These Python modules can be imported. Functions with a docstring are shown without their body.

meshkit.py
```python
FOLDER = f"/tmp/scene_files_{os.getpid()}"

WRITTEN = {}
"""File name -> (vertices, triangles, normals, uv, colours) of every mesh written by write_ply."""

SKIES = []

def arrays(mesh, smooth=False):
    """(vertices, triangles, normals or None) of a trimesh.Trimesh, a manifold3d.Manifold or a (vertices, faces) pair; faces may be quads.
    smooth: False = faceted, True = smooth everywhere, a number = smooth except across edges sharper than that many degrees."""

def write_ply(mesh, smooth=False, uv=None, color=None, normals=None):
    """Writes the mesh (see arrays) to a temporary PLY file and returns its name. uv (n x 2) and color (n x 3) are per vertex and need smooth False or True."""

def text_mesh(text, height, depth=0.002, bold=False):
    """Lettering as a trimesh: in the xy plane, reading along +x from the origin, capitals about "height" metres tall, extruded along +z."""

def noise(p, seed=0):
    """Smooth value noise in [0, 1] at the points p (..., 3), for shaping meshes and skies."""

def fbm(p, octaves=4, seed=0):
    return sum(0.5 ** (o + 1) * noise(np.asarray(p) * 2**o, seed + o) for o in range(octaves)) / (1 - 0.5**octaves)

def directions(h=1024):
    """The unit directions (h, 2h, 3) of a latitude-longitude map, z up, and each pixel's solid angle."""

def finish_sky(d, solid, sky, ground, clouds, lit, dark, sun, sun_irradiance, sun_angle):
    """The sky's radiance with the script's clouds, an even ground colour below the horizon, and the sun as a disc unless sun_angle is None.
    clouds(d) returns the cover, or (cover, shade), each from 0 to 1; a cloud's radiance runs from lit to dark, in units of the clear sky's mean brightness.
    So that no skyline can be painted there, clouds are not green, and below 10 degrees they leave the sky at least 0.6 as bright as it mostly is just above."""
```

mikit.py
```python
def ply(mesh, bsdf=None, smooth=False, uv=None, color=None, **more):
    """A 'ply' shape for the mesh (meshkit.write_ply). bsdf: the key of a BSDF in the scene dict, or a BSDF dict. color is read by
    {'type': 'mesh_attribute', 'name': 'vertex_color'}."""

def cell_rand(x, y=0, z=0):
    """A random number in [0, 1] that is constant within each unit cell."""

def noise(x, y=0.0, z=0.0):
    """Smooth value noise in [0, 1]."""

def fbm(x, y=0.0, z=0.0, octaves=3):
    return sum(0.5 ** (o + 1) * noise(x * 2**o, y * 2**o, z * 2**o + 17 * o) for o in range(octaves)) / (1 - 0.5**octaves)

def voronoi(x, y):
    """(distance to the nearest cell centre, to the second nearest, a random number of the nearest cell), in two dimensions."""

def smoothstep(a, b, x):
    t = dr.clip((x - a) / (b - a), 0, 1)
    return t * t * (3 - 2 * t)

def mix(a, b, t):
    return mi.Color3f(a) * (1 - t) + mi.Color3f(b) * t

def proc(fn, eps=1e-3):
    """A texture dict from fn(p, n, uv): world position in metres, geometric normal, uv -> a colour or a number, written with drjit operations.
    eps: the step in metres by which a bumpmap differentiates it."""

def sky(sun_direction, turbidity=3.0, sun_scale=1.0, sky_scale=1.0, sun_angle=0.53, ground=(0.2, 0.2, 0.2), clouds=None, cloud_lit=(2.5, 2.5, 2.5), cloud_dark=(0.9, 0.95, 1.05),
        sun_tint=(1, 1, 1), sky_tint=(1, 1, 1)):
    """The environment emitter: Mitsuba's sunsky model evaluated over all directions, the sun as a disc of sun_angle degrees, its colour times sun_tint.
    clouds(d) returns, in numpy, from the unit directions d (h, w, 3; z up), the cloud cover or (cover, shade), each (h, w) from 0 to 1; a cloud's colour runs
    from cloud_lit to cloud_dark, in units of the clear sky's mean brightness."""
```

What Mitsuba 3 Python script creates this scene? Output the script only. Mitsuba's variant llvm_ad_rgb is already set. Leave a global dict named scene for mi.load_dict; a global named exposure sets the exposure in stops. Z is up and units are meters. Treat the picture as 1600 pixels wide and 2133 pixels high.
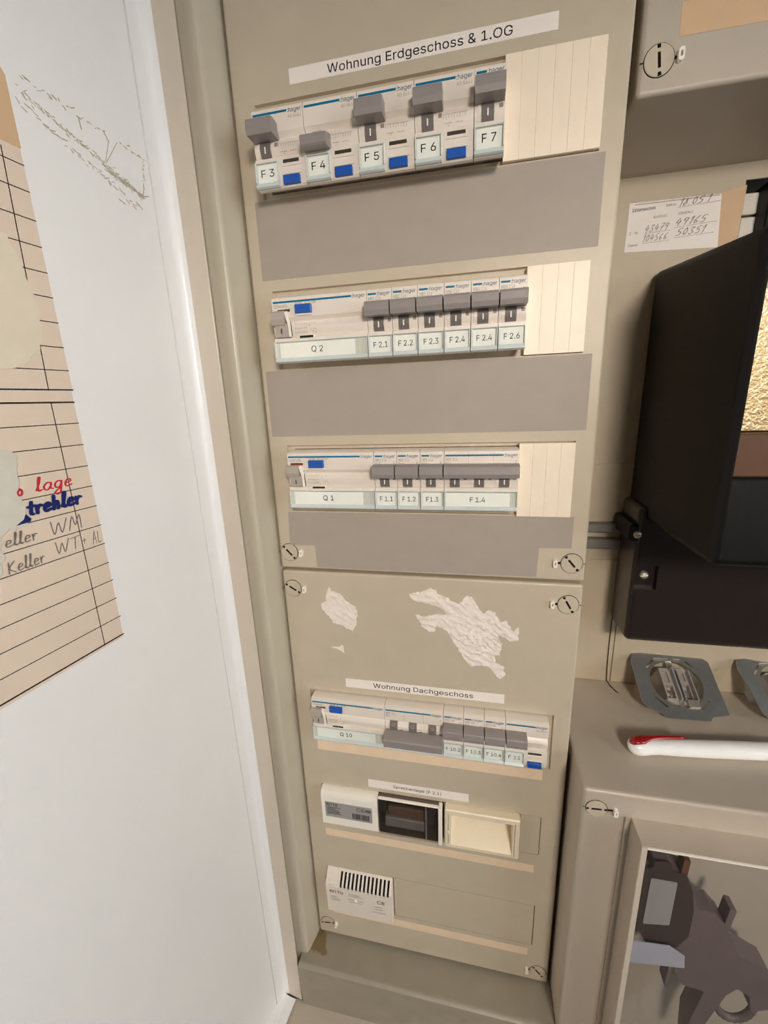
import math, random
import numpy as np, trimesh, manifold3d as m3
import shapely
from shapely.geometry import Polygon, LineString, box as sbox
from shapely.ops import unary_union
import drjit as dr
import mitsuba as mi, mikit, meshkit

random.seed(3); np.random.seed(3)
T = mi.ScalarTransform4f
scene, labels = {}, {}

# ------------------------------------------------------------------ camera, light, exposure
# panel plane y = 0 (facing -y), x to the right, z up, metres
CAM = np.array([0.165825, -0.322090, 0.139937])
RIGHT, DOWN, FWD = np.array([[0.978160, 0.204533, -0.036994], [0.017367, -0.257785, -0.966046], [-0.207125, 0.944306, -0.255707]])
FOCAL = 876.5
scene['camera'] = {'type': 'perspective', 'fov': math.degrees(2 * math.atan(800 / FOCAL)), 'fov_axis': 'x', 'near_clip': 0.01, 'far_clip': 50.0,
                   'to_world': T().look_at(origin=CAM.tolist(), target=(CAM + FWD).tolist(), up=(-DOWN).tolist())}
exposure = 1.14
LAMP_AT, LAMP_R, LAMP_RGB = (0.42, -0.82, 0.33), 0.075, (42.5, 38.7, 34.4)  # unseen lamp, out of view, lighting the panel from the front right
UNSEEN_WINDOW_RGB = (1.9, 2.05, 2.15)  # daylight from an unseen window to the right


# ------------------------------------------------------------------ materials
def lin(c):
    return [float(((v / 255 + 0.055) / 1.055) ** 2.4 if v > 10 else v / 255 / 12.92) for v in c]


def mat(name, rgb, rough=0.5, spec=0.4, metal=0.0, vary=0.0, freq=60.0, bump=0.0, bfreq=300.0, coat=0.0):
    c = lin(rgb)
    if vary:
        def fn(p, n, uv, c=c):
            k = 1 + vary * (mikit.fbm(p.x * freq, p.y * freq, p.z * freq, 3) * 2 - 1)
            return mi.Color3f(c[0] * k, c[1] * k, c[2] * k)
        col = mikit.proc(fn)
    else:
        col = {'type': 'rgb', 'value': c}
    b = {'type': 'principled', 'base_color': col, 'roughness': rough, 'specular': spec, 'metallic': metal}
    if coat:
        b['clearcoat'], b['clearcoat_gloss'] = coat, 0.9
    if bump:
        b = {'type': 'bumpmap', 'arbitrary': mikit.proc(lambda p, n, uv: mikit.fbm(p.x * bfreq, p.y * bfreq, p.z * bfreq, 3), eps=2e-4), 'scale': bump, 'bsdf': b}
        b['bsdf'] = b.pop('bsdf')
    scene[name] = {'type': 'twosided', 'bsdf': b}
    return name


mat('m_plate', (190, 178, 158), .42, .4, vary=.035, freq=45)
mat('m_tray', (184, 171, 150), .5, .35, vary=.03)
mat('m_grey_label', (162, 152, 142), .55, .3, vary=.03, freq=90)
mat('m_tan_label', (230, 206, 178), .6, .3, vary=.04, freq=90)
mat('m_door', (228, 228, 228), .32, .5, vary=.012, freq=25)
mat('m_jamb', (186, 178, 160), .35, .5, vary=.03, freq=30)
mat('m_flange', (198, 187, 172), .3, .5, vary=.02, freq=30)  # door flange tone: the warmer, dimmer light on it put into the colour
mat('m_box', (178, 167, 153), .42, .4, vary=.03, freq=45)
mat('m_backplate', (184, 170, 148), .5, .35, vary=.03)
mat('m_white', (224, 214, 202), .38, .5)
mat('m_cream', (239, 224, 203), .42, .4, vary=.015)
mat('m_ivory', (226, 214, 190), .42, .4)
mat('m_fuse', (84, 75, 71), .4, .4)
mat('m_fusemid', (116, 92, 80), .4, .4)
mat('m_fusetop', (52, 50, 54), .35, .4)
mat('m_offwhite', (236, 230, 218), .35, .5)
mat('m_body', (222, 212, 201), .42, .45)
mat('m_lever', (170, 161, 152), .42, .4)
mat('m_grey', (138, 131, 129), .45, .4)
mat('m_stem', (108, 101, 98), .5, .3)
mat('m_blue', (24, 80, 164), .35, .5)
mat('m_stripe', (18, 100, 138), .5, .3)
mat('m_ink', (34, 34, 38), .6, .2)
mat('m_logo', (72, 92, 112), .6, .2)
mat('m_faint', (168, 158, 150), .6, .2)
mat('m_dark', (26, 24, 22), .6, .2)
mat('m_gap', (20, 17, 13), .8, .1)
mat('m_window', (62, 54, 46), .4, .4)
mat('m_redwin', (118, 44, 34), .4, .4)
mat('m_labelback', (204, 205, 194), .3, .5)
mat('m_print', (150, 140, 132), .6, .2)
mat('m_indicator', (150, 130, 118), .5, .3)
mat('m_paper', (236, 228, 220), .7, .2)
mat('m_strip', (236, 238, 230), .6, .25)
mat('m_holder', (198, 207, 206), .18, .6)
mat('m_torn', (238, 226, 216), .8, .15, vary=.08, freq=330, bump=.0022, bfreq=330)
mat('m_form', (216, 199, 182), .7, .2, vary=.03, freq=40)
mat('m_kraft', (204, 172, 138), .6, .25, vary=.05, freq=60)
mat('m_patch', (216, 206, 186), .75, .2, vary=.04, freq=90)
mat('m_patch2', (204, 201, 190), .75, .2, vary=.08, freq=150)
mat('m_line', (38, 35, 34), .7, .1)
mat('m_red_ink', (186, 44, 58), .6, .2)
mat('m_navy', (22, 34, 92), .6, .2)
mat('m_pencil', (104, 99, 98), .6, .2)
mat('m_residue', (176, 167, 146), .6, .2, vary=.22, freq=500)
mat('m_black', (8, 7, 7), .5, .22)
mat('m_bake', (34, 28, 27), .25, .5, vary=.05)
mat('m_metal', (214, 206, 194), .42, .5, metal=.9)
mat('m_zinc', (184, 186, 184), .30, .5, metal=.8, vary=.10, freq=200)
mat('m_rail', (120, 118, 114), .5, .4, metal=.3)
mat('m_gold', (226, 196, 150), .36, .5, metal=1.0, bump=.0005, bfreq=500)
mat('m_brown', (92, 66, 50), .4, .3)
mat('m_yellow', (200, 160, 60), .5, .3)
mat('m_penwhite', (240, 240, 238), .18, .6, coat=.6)
mat('m_penred', (140, 20, 20), .2, .6, coat=.5)
mat('m_plasticgrey', (146, 146, 146), .3, .5)
mat('m_switch', (100, 89, 91), .5, .4, vary=.10, freq=60)
mat('m_switchdark', (54, 46, 46), .5, .4)
mat('m_lilac', (170, 170, 182), .5, .3)
mat('m_silver', (150, 147, 146), .45, .4, vary=.05)
mat('m_wall', (112, 110, 107), .9, .2)
mat('m_floor', (96, 92, 88), .8, .2)


def sill_color(p, n, uv):
    k = 1 + .07 * (mikit.fbm(p.x * 60, p.y * 60, p.z * 60, 3) * 2 - 1)
    base = mi.Color3f(*lin((140, 134, 120))) * k
    edge = .0035 * (mikit.fbm(p.x * 260, p.y * 260, 3.0, 3) * 2 - 1)
    stain = mikit.smoothstep(.0035, .0, p.x + p.y * .45 - .0045 + edge * .6) * mikit.smoothstep(-.0205, -.0165, p.y + edge)
    return mikit.mix(base, mi.Color3f(*lin((104, 88, 52))), stain * .85)


scene['m_sill'] = {'type': 'twosided', 'bsdf': {'type': 'principled', 'base_color': mikit.proc(sill_color), 'roughness': .45, 'specular': .4}}
scene['m_clear'] = {'type': 'thindielectric', 'int_ior': 1.45}
scene['m_smoke'] = {'type': 'thindielectric', 'int_ior': 1.5, 'specular_transmittance': {'type': 'rgb', 'value': [.62, .60, .58]}}


# ------------------------------------------------------------------ mesh helpers
def tag(key, label=None, category=None, group=None, kind=None):
    d = {}
    if label: d['label'] = label
    if category: d['category'] = category
    if group: d['group'] = group
    if kind: d['kind'] = kind
    labels[key] = d


def num(key):
    if key not in scene and key not in labels:
        return key
    i = 1
    while f'{key}_{i:03d}' in scene or f'{key}_{i:03d}' in labels:
        i += 1
    return f'{key}_{i:03d}'


def add(key, mesh, m, smooth=False, tw=None, fixed=False):
    if not fixed: key = num(key)
    d = mikit.ply(mesh, m, smooth=smooth) if not isinstance(mesh, dict) else {**mesh}
    if tw is not None: d['to_world'] = tw
    scene[key] = d
    return key


def thing(name, label, category, group=None, kind=None):
    key = num(name)
    tag(key, label, category, group, kind)
    return key


def mo(mesh):
    return m3.Manifold(m3.Mesh(np.asarray(mesh.vertices, np.float32), np.asarray(mesh.faces, np.uint32)))


def tm(man):
    m = man.to_mesh()
    return trimesh.Trimesh(np.array(m.vert_properties[:, :3]), np.array(m.tri_verts), process=False)


def sub(a, *bs):
    r = mo(a)
    for b in bs: r = r - mo(b)
    return tm(r)


def cat(*ms):
    ms = [m for m in ms if m is not None]
    return trimesh.util.concatenate(ms)


def bx(x0, x1, y0, y1, z0, z1, c=0.0):
    if c <= 0:
        m = trimesh.creation.box((x1 - x0, y1 - y0, z1 - z0))
        m.apply_translation(((x0 + x1) / 2, (y0 + y1) / 2, (z0 + z1) / 2))
        return m
    c = min(c, .49 * min(x1 - x0, y1 - y0, z1 - z0))
    P = []
    for sx, x in ((1, x0), (-1, x1)):
        for sy, y in ((1, y0), (-1, y1)):
            for sz, z in ((1, z0), (-1, z1)):
                P += [(x + sx * c, y + sy * c, z), (x + sx * c, y, z + sz * c), (x, y + sy * c, z + sz * c)]
    return trimesh.convex.convex_hull(np.array(P))


def rbx(x0, x1, y0, y1, z0, z1, r, seg=12):
    """box with round edges: the hull of eight spheres"""
    s = trimesh.creation.icosphere(subdivisions=2, radius=r)
    P = [s.vertices + np.array((x, y, z)) for x in (x0 + r, x1 - r) for y in (y0 + r, y1 - r) for z in (z0 + r, z1 - r)]
    return trimesh.convex.convex_hull(np.vstack(P))


def ext(poly, h):
    gs = getattr(poly, 'geoms', [poly])
    return cat(*[trimesh.creation.extrude_polygon(g, h, engine='earcut') for g in gs if g.area > 1e-12])


def prism_x(pts, x0, x1):            # pts (protrusion, z)
    m = ext(Polygon(pts), x1 - x0)
    M = np.array([[0, 0, 1, x0], [-1, 0, 0, 0], [0, 1, 0, 0], [0, 0, 0, 1.0]])
    m.apply_transform(M)
    return m


def prism_z(pts, z0, z1):            # pts (x, y)
    m = ext(Polygon(pts), z1 - z0)
    m.apply_translation((0, 0, z0))
    return m


class Plane:
    """a flat place: u, v in it and h out of it"""
    def __init__(s, o, u, v):
        s.M = np.eye(4); n = np.cross(u, v)
        s.M[:3, 0], s.M[:3, 1], s.M[:3, 2], s.M[:3, 3] = u, v, n, o

    def put(s, mesh):
        mesh = mesh.copy(); mesh.apply_transform(s.M); return mesh

    def flat(s, poly, h0=0.0, t=.0001):
        if not hasattr(poly, 'geom_type'): poly = Polygon(poly)
        m = ext(poly, t); m.apply_translation((0, 0, h0)); return s.put(m)


PANEL = Plane((0, 0, 0), (1, 0, 0), (0, 0, 1))
E0 = np.array([-.0387, -.0272, 0.0]); DD = np.array([.1233, .9924, 0.0]); DN = np.array([.9924, -.1233, 0.0])
DOOR = Plane(E0, DD, (0, 0, 1))      # u = -s, normal DN
SHELF = Plane((0, 0, -.156), (1, 0, 0), (0, 1, 0))


def rect(u0, u1, v0, v1):
    return sbox(u0, v0, u1, v1)


def rrect(u0, u1, v0, v1, r):
    return sbox(u0 + r, v0 + r, u1 - r, v1 - r).buffer(r, quad_segs=4)


def ribbon(lines, w):
    return unary_union([LineString(l).buffer(w / 2, quad_segs=2) if len(l) > 1 else shapely.Point(l[0]).buffer(w / 2) for l in lines]).simplify(w * .06)


_tx = {}


def letters(text, height, plane, u, v, h=0.0, width=None, bold=False, center=False, depth=.00008, angle=0.0):
    k = (text, bold)
    if k not in _tx:
        _tx[k] = meshkit.text_mesh(text, 1.0, 1.0, bold)
    m = _tx[k].copy()
    b = m.bounds
    sx = height if width is None else width / (b[1, 0] - b[0, 0])
    m.apply_translation((-b[0, 0], 0, 0))
    m.apply_scale((sx, height, depth))
    if center: m.apply_translation((-(b[1, 0] - b[0, 0]) * sx / 2, 0, 0))
    if angle: m.apply_transform(trimesh.transformations.rotation_matrix(angle, (0, 0, 1)))
    m.apply_translation((u, v, h))
    return plane.put(m)


def lathe(profile, sections=24):      # (r, h) around z
    return trimesh.creation.revolve(np.array(profile), sections=sections)


# ------------------------------------------------------------------ unseen room (behind the camera), wall tone chosen to limit bounced light
for nm, lo, hi, m in (('floor', (-1.6, -2.0, -1.32), (1.7, .3, -1.30), 'm_floor'), ('ceiling', (-1.6, -2.0, 1.0), (1.7, .3, 1.02), 'm_wall'),
                      ('wall_back', (-1.6, .16, -1.3), (1.7, .2, 1.0), 'm_wall'), ('wall_front', (-1.6, -2.0, -1.3), (1.7, -1.96, 1.0), 'm_wall'),
                      ('wall_left', (-1.6, -1.96, -1.3), (-1.56, .16, 1.0), 'm_wall'), ('wall_right', (1.66, -1.96, -1.3), (1.7, .16, 1.0), 'm_wall')):
    add(nm, bx(lo[0], hi[0], lo[1], hi[1], lo[2], hi[2]), m)
    tag(nm, kind='structure')
add('unseen_window_1', cat(bx(1.63, 1.66, -1.30, -1.25, -.25, .75), bx(1.63, 1.66, -.45, -.40, -.25, .75), bx(1.63, 1.66, -1.25, -.45, -.25, -.20), bx(1.63, 1.66, -1.25, -.45, .70, .75)), 'm_white')  # window out of view, placed to light the door from the right
tag('unseen_window_1', kind='structure')
add('unseen_window_1__pane', (np.array([(1.645, -1.25, -.20), (1.645, -.45, -.20), (1.645, -.45, .70), (1.645, -1.25, .70)]), np.array([[0, 3, 2, 1]])), 'm_white')
scene['unseen_window_1__pane']['emitter'] = {'type': 'area', 'radiance': {'type': 'rgb', 'value': list(UNSEEN_WINDOW_RGB)}}
lampk = thing('unseen_lamp', 'unseen lamp in front of the cabinet, its added lampshade darkening the panel top', 'lamp')
s = trimesh.creation.icosphere(subdivisions=3, radius=LAMP_R); s.apply_translation(LAMP_AT)
add(lampk + '__globe', s, 'm_white', smooth=True)
scene[lampk + '__globe']['emitter'] = {'type': 'area', 'radiance': {'type': 'rgb', 'value': list(LAMP_RGB)}}
sh = lathe([(.030, LAMP_AT[2] + .150), (.060, LAMP_AT[2] + .145), (.238, .016 + LAMP_AT[2]), (.242, .016 + LAMP_AT[2]), (.064, LAMP_AT[2] + .152), (.030, LAMP_AT[2] + .157), (.030, LAMP_AT[2] + .150)], 48)  # added lampshade, sized to darken the top of the panel
sh.apply_translation((LAMP_AT[0], LAMP_AT[1], 0))
add(lampk + '__added_shade', sh, 'm_white', smooth=30)
c = trimesh.creation.cylinder(.004, 1.0 - LAMP_AT[2] - LAMP_R, sections=10); c.apply_translation((LAMP_AT[0], LAMP_AT[1], (1.0 + LAMP_AT[2] + LAMP_R) / 2))
add(lampk + '__cord', c, 'm_white')

# ------------------------------------------------------------------ cabinet housing and door
CB = thing('electrical_cabinet', 'beige sheet steel electrical cabinet with its pale door swung open to the left', 'cabinet')
jamb = [(-.0020, .03), (-.0020, .0015), (-.0034, -.0060), (-.0060, -.0178), (-.0068, -.0196), (-.0080, -.0207), (-.0095, -.0212), (-.13, -.0212), (-.13, .03)]
add(CB + '__jamb', prism_z(jamb, -.5226, .60), 'm_jamb', smooth=35)
sill = [(-.03, -.4562), (.0285, -.4562), (.031, -.4566), (.0335, -.4585), (.0343, -.4610), (.0342, -.464), (.0305, -.5400), (-.03, -.5400)]
add(CB + '__sill', prism_x(sill, -.0140, .2530), 'm_sill', smooth=35)
add(CB + '__ledge', bx(-.20, .2530, -.16, -.0290, -.545, -.5228), 'm_box')
bp = bx(.2495, .62, .103, .1045, -.1560, .3040)
bp = sub(bp, bx(.3655, .62, .09, .2, .20, .2924))
add(CB + '__back_plate', bp, 'm_backplate')
add(CB + '__back_plate', cat(bx(.2495, .31, .1012, .1029, -.1559, -.0195, .0004), bx(.3108, .60, .1012, .1029, -.1559, -.0195, .0004)), 'm_backplate')
add(CB + '__back_plate', bx(.2495, .62, .1012, .1029, .0195, .0755, .0006), 'm_backplate')
add(CB + '__rail', bx(.2495, .62, .094, .1029, .0105, .0190, .001), 'm_rail')
add(CB + '__rail', bx(.2495, .62, .094, .1029, -.0060, .0040, .001), 'm_rail')
add(CB + '__divider', bx(.2478, .2495, .0205, .103, -.53, .60), 'm_backplate')
# the door: a pan with a hinge side flange and a low bottom flange
arc = [(.006 - .006 * math.sin(a), .006 - .006 * math.cos(a)) for a in np.linspace(0, math.pi / 2, 8)]
dp = [(.36, 0), (.0156, 0), (.0153, -.0022), (.0147, -.0022), (.0145, .0003), (.0100, .0003)] + [(a, b + .0003) for a, b in arc] + [(0, .0070), (-.0012, .0070), (-.0012, -.003), (.36, -.003)]
dm = ext(Polygon(dp), 1.12)
DM = np.eye(4); DM[:3, 0], DM[:3, 1], DM[:3, 2], DM[:3, 3] = -DD, DN, (0, 0, 1), E0 + np.array((0, 0, -.52))
dm.apply_transform(DM)
add(CB + '__door', dm, 'm_door', smooth=32)
fl = ext(Polygon([(.00015, .0064), (.0002, .0222), (0, .0225), (-.0011, .0225), (-.0013, .0222), (-.0012, .0064)]), 1.12); fl.apply_transform(DM)
add(CB + '__door__flange', fl, 'm_flange')  # darker than the door because its shading is put into the colour
tag(CB + '__door__flange', 'hinge-side flange with its warm shading put into the colour')
bf = ext(Polygon([(0, 0), (.0155, 0), (.0155, .0012), (.008, .0012), (.0034, .0022), (.0009, .0045), (0, .009)]), .356)     # (b, z) along -d
BM = np.eye(4); BM[:3, 0], BM[:3, 1], BM[:3, 2], BM[:3, 3] = DN, (0, 0, 1), -DD, E0 + np.array((0, 0, -.5205)) - DD * .002
bf.apply_transform(BM)
add(CB + '__door__bottom_flange', bf, 'm_door', smooth=35)


def dflat(poly, h0, t=.0001):
    if not hasattr(poly, 'geom_type'): poly = Polygon(poly)
    return DOOR.flat(shapely.affinity.scale(poly, -1, 1, origin=(0, 0)), h0, t)          # given in (s, z)


import shapely.affinity
# adhesive residue of an old tape label on the door
rng = np.random.default_rng(5)
res = []


def frag(s0, z0, s1, z1, n, w, spread):
    for i in range(n):
        t = (i + rng.uniform(0, 1)) / n
        a = (s0 + (s1 - s0) * t + rng.normal(0, spread * .5), z0 + (z1 - z0) * t + rng.normal(0, spread))
        l = rng.uniform(.0006, .0026)
        ang = math.atan2(z1 - z0, s1 - s0) + rng.normal(0, .45)
        res.append(LineString([a, (a[0] + l * math.cos(ang), a[1] + l * math.sin(ang))]).buffer(w * rng.uniform(.35, 1.0), quad_segs=2))


frag(.0900, .2965, .0440, .2938, 22, .00035, .0010)
frag(.0355, .2934, .0190, .2922, 8, .00030, .0006)
frag(.0900, .2895, .0240, .2700, 110, .00028, .0008)
frag(.0500, .2760, .0240, .2698, 60, .00036, .0007)
frag(.0920, .2850, .0300, .2630, 50, .00030, .0010)
frag(.0190, .2915, .0235, .2712, 16, .00022, .0003)
for l in ([(.0450, .2938), (.0429, .2904)], [(.0600, .2930), (.0595, .2885)],
          [(.0425, .2618), (.0385, .2606)], [(.0300, .2648), (.0259, .2624)], [(.0112, .2940), (.0085, .2931)], [(.0090, .2672), (.0062, .2660)], [(.0240, .2700), (.0190, .2718)]):
    res.append(LineString(l).buffer(.0003, quad_segs=2))
for l in ([(.0432, .2900), (.0475, .2786)], [(.0470, .2784), (.0372, .2925)]):
    res.append(LineString(l).buffer(.00016, quad_segs=2))
k = add(CB + '__door__tape_residue', dflat(unary_union(res), .00005, .00012), 'm_residue')
tag(k, 'brownish residue of a peeled-off tape label', kind='stuff')

# ------------------------------------------------------------------ circuit directory sheets on the door
SU = thing('circuit_directory_sheet', 'upper ruled circuit list on the open door, with a torn cream paper patch', 'paper sheet')
add(SU, dflat([(.0953, .1516), (.0953, .2930), (.0966, .2946), (.30, .2946), (.30, .1516)], 0, .0002), 'm_form', fixed=True)
add(SU + '__tape', dflat([(.0949, .2635), (.0949, .2925), (.0964, .2950), (.32, .2950), (.32, .2600)], .0002, .0001), 'm_kraft')
ul = [[(.0953, z), (.30, z)] for z in (.1619, .1736, .1858, .1979, .2095, .2212, .2329, .2453, .2565)] + [[(.0985, .2690), (.1035, .2690)], [(.1040, .2610), (.1079, .1516)]]
add(SU + '__ruling', dflat(unary_union([ribbon(ul, .00042), ribbon([[(.0953, .1519), (.30, .1519)]], .0007)]), .0002, .00006), 'm_line')


def ragged(pts, amp, n, seed):
    r = np.random.default_rng(seed)
    out = []
    for i in range(len(pts)):
        a, b = np.array(pts[i]), np.array(pts[(i + 1) % len(pts)])
        L = np.linalg.norm(b - a); m = max(1, int(L / n))
        d = (b - a) / L; nn = np.array((-d[1], d[0]))
        for j in range(m):
            out.append(a + (b - a) * j / m + nn * r.normal(0, amp))
    return Polygon(out).buffer(0)


pk = add(SU + '__patch', dflat(ragged([(.1110, .2225), (.1073, .2105), (.1054, .2004), (.1038, .1884), (.1054, .1783), (.1079, .1720), (.1117, .1682), (.1179, .1627), (.1275, .1612), (.30, .1600), (.30, .2225)], .0004, .0015, 4), .0003, .0003), 'm_patch')
tag(pk, 'torn cream paper patch')
SL = thing('circuit_directory_sheet', 'lower ruled circuit list on the open door with red, navy and pencil handwriting', 'paper sheet')
add(SL, dflat([(.0971, .0012), (.0962, .0700), (.0961, .1513), (.30, .1513), (.30, -.0010)], 0, .0002), 'm_form', fixed=True)
ll = [[(.0961, z), (.30, z)] for z in (.1341, .1223, .1103, .0985, .0867, .0749, .0634, .0512, .0397, .0276, .0152)] + [[(.1082, .1455), (.1095, .003)]]
add(SL + '__ruling', dflat(unary_union([ribbon(ll, .00042), ribbon([[(.0961, .1454), (.30, .1458)], [(.0969, .0029), (.30, .0022)]], .0008)]), .0002, .00006), 'm_line')
pk = add(SL + '__patch', dflat(ragged([(.1370, .1235), (.1314, .1219), (.1315, .1112), (.1331, .1006), (.1325, .0941), (.1331, .0860), (.145, .0850), (.1478, .072), (.152, .062), (.30, .060), (.30, .1235)], .0006, .0016, 8), .00055, .0003), 'm_patch2')
tag(pk, 'whitish correction paper')
# handwriting as pen strokes; letters in units of the x-height
HW = {
    'l': (.45, [[(.0, .15), (.18, .9), (.28, 1.75), (.16, 1.8), (.12, .6), (.22, .02), (.42, .15)]]),
    'a': (.8, [[(.62, .85), (.35, .98), (.08, .6), (.12, .12), (.38, .02), (.62, .5), (.64, .9), (.60, .2), (.78, .05)]]),
    'g': (.8, [[(.6, .85), (.32, .98), (.08, .6), (.14, .15), (.4, .08), (.6, .5), (.62, .9), (.56, -.5), (.3, -.85), (.08, -.55), (.5, .0)]]),
    'e': (.7, [[(.08, .45), (.5, .62), (.46, .95), (.2, .92), (.06, .45), (.2, .03), (.62, .18)]]),
    'o': (.7, [[(.35, .95), (.08, .55), (.2, .05), (.5, .2), (.52, .75), (.3, .95)]]),
    'r': (.6, [[(.05, .95), (.12, .02)], [(.12, .5), (.3, .92), (.52, .85)]]),
    't': (.6, [[(.3, 1.5), (.25, .2), (.42, .03)], [(.05, .95), (.52, 1.0)]]),
    'h': (.8, [[(.12, 1.7), (.1, .02)], [(.1, .55), (.4, .95), (.5, .6), (.5, .02)]]),
    'K': (1.0, [[(.1, 1.6), (.12, .0)], [(.75, 1.6), (.15, .75), (.85, .0)]]),
    'W': (1.5, [[(.05, 1.6), (.35, .05), (.7, 1.3), (1.0, .05), (1.4, 1.65)]]),
    'M': (1.3, [[(.05, .0), (.3, 1.6), (.6, .5), (.95, 1.65), (1.15, .0)]]),
    'T': (1.1, [[(.0, 1.5), (1.05, 1.6)], [(.55, 1.55), (.5, .0)]]),
    '+': (.8, [[(.1, .7), (.7, .75)], [(.4, 1.05), (.38, .35)]]),
    'A': (1.0, [[(.05, .0), (.45, 1.6), (.5, 1.6), (.75, .0)], [(.2, .6), (.7, .7)]]),
    'L': (.8, [[(.1, 1.6), (.08, .05), (.65, .12)]]),
    '0': (.8, [[(.35, 1.5), (.1, .8), (.3, .05), (.6, .7), (.38, 1.5)]]), '1': (.5, [[(.08, 1.1), (.35, 1.55), (.25, .0)]]),
    '3': (.8, [[(.1, 1.4), (.55, 1.45), (.25, .85), (.6, .45), (.3, .0), (.05, .2)]]), '4': (.8, [[(.3, 1.5), (.05, .6), (.65, .7)], [(.5, 1.1), (.4, .0)]]),
    '5': (.8, [[(.65, 1.5), (.25, 1.45), (.15, .9), (.55, .75), (.5, .15), (.08, .05)]]), '6': (.8, [[(.55, 1.5), (.15, .7), (.25, .05), (.55, .3), (.2, .65)]]),
    '7': (.8, [[(.1, 1.45), (.65, 1.5), (.25, .0)], [(.2, .75), (.55, .8)]]), '8': (.8, [[(.55, 1.3), (.2, 1.4), (.5, .6), (.2, .05), (.08, .4), (.55, 1.3)]]),
    '9': (.8, [[(.58, 1.3), (.2, 1.45), (.15, .9), (.5, .9), (.6, 1.35), (.4, .0)]]), '.': (.35, [[(.15, .05)]]), ' ': (.6, []),
}


def write(text, xh, w, slant=0.0):
    out, x = [], 0.0
    for ch in text:
        adv, ss = HW[ch]
        for st in ss:
            p = np.array(st, float)
            if len(p) > 2:                                           # Catmull-Rom through the stroke's points
                q = np.vstack([2 * p[0] - p[1], p, 2 * p[-1] - p[-2]]); o = []
                for i in range(1, len(q) - 2):
                    for t in (0, .25, .5, .75):
                        o.append(.5 * (2 * q[i] + (q[i + 1] - q[i - 1]) * t + (2 * q[i - 1] - 5 * q[i] + 4 * q[i + 1] - q[i + 2]) * t * t + (3 * q[i] - q[i - 1] - 3 * q[i + 1] + q[i + 2]) * t ** 3))
                p = np.array(o + [p[-1]])
            p = p * xh
            p[:, 0] += x * xh + slant * p[:, 1]
            out.append(p.tolist())
        x += adv + .08
    return ribbon(out, w)


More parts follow.
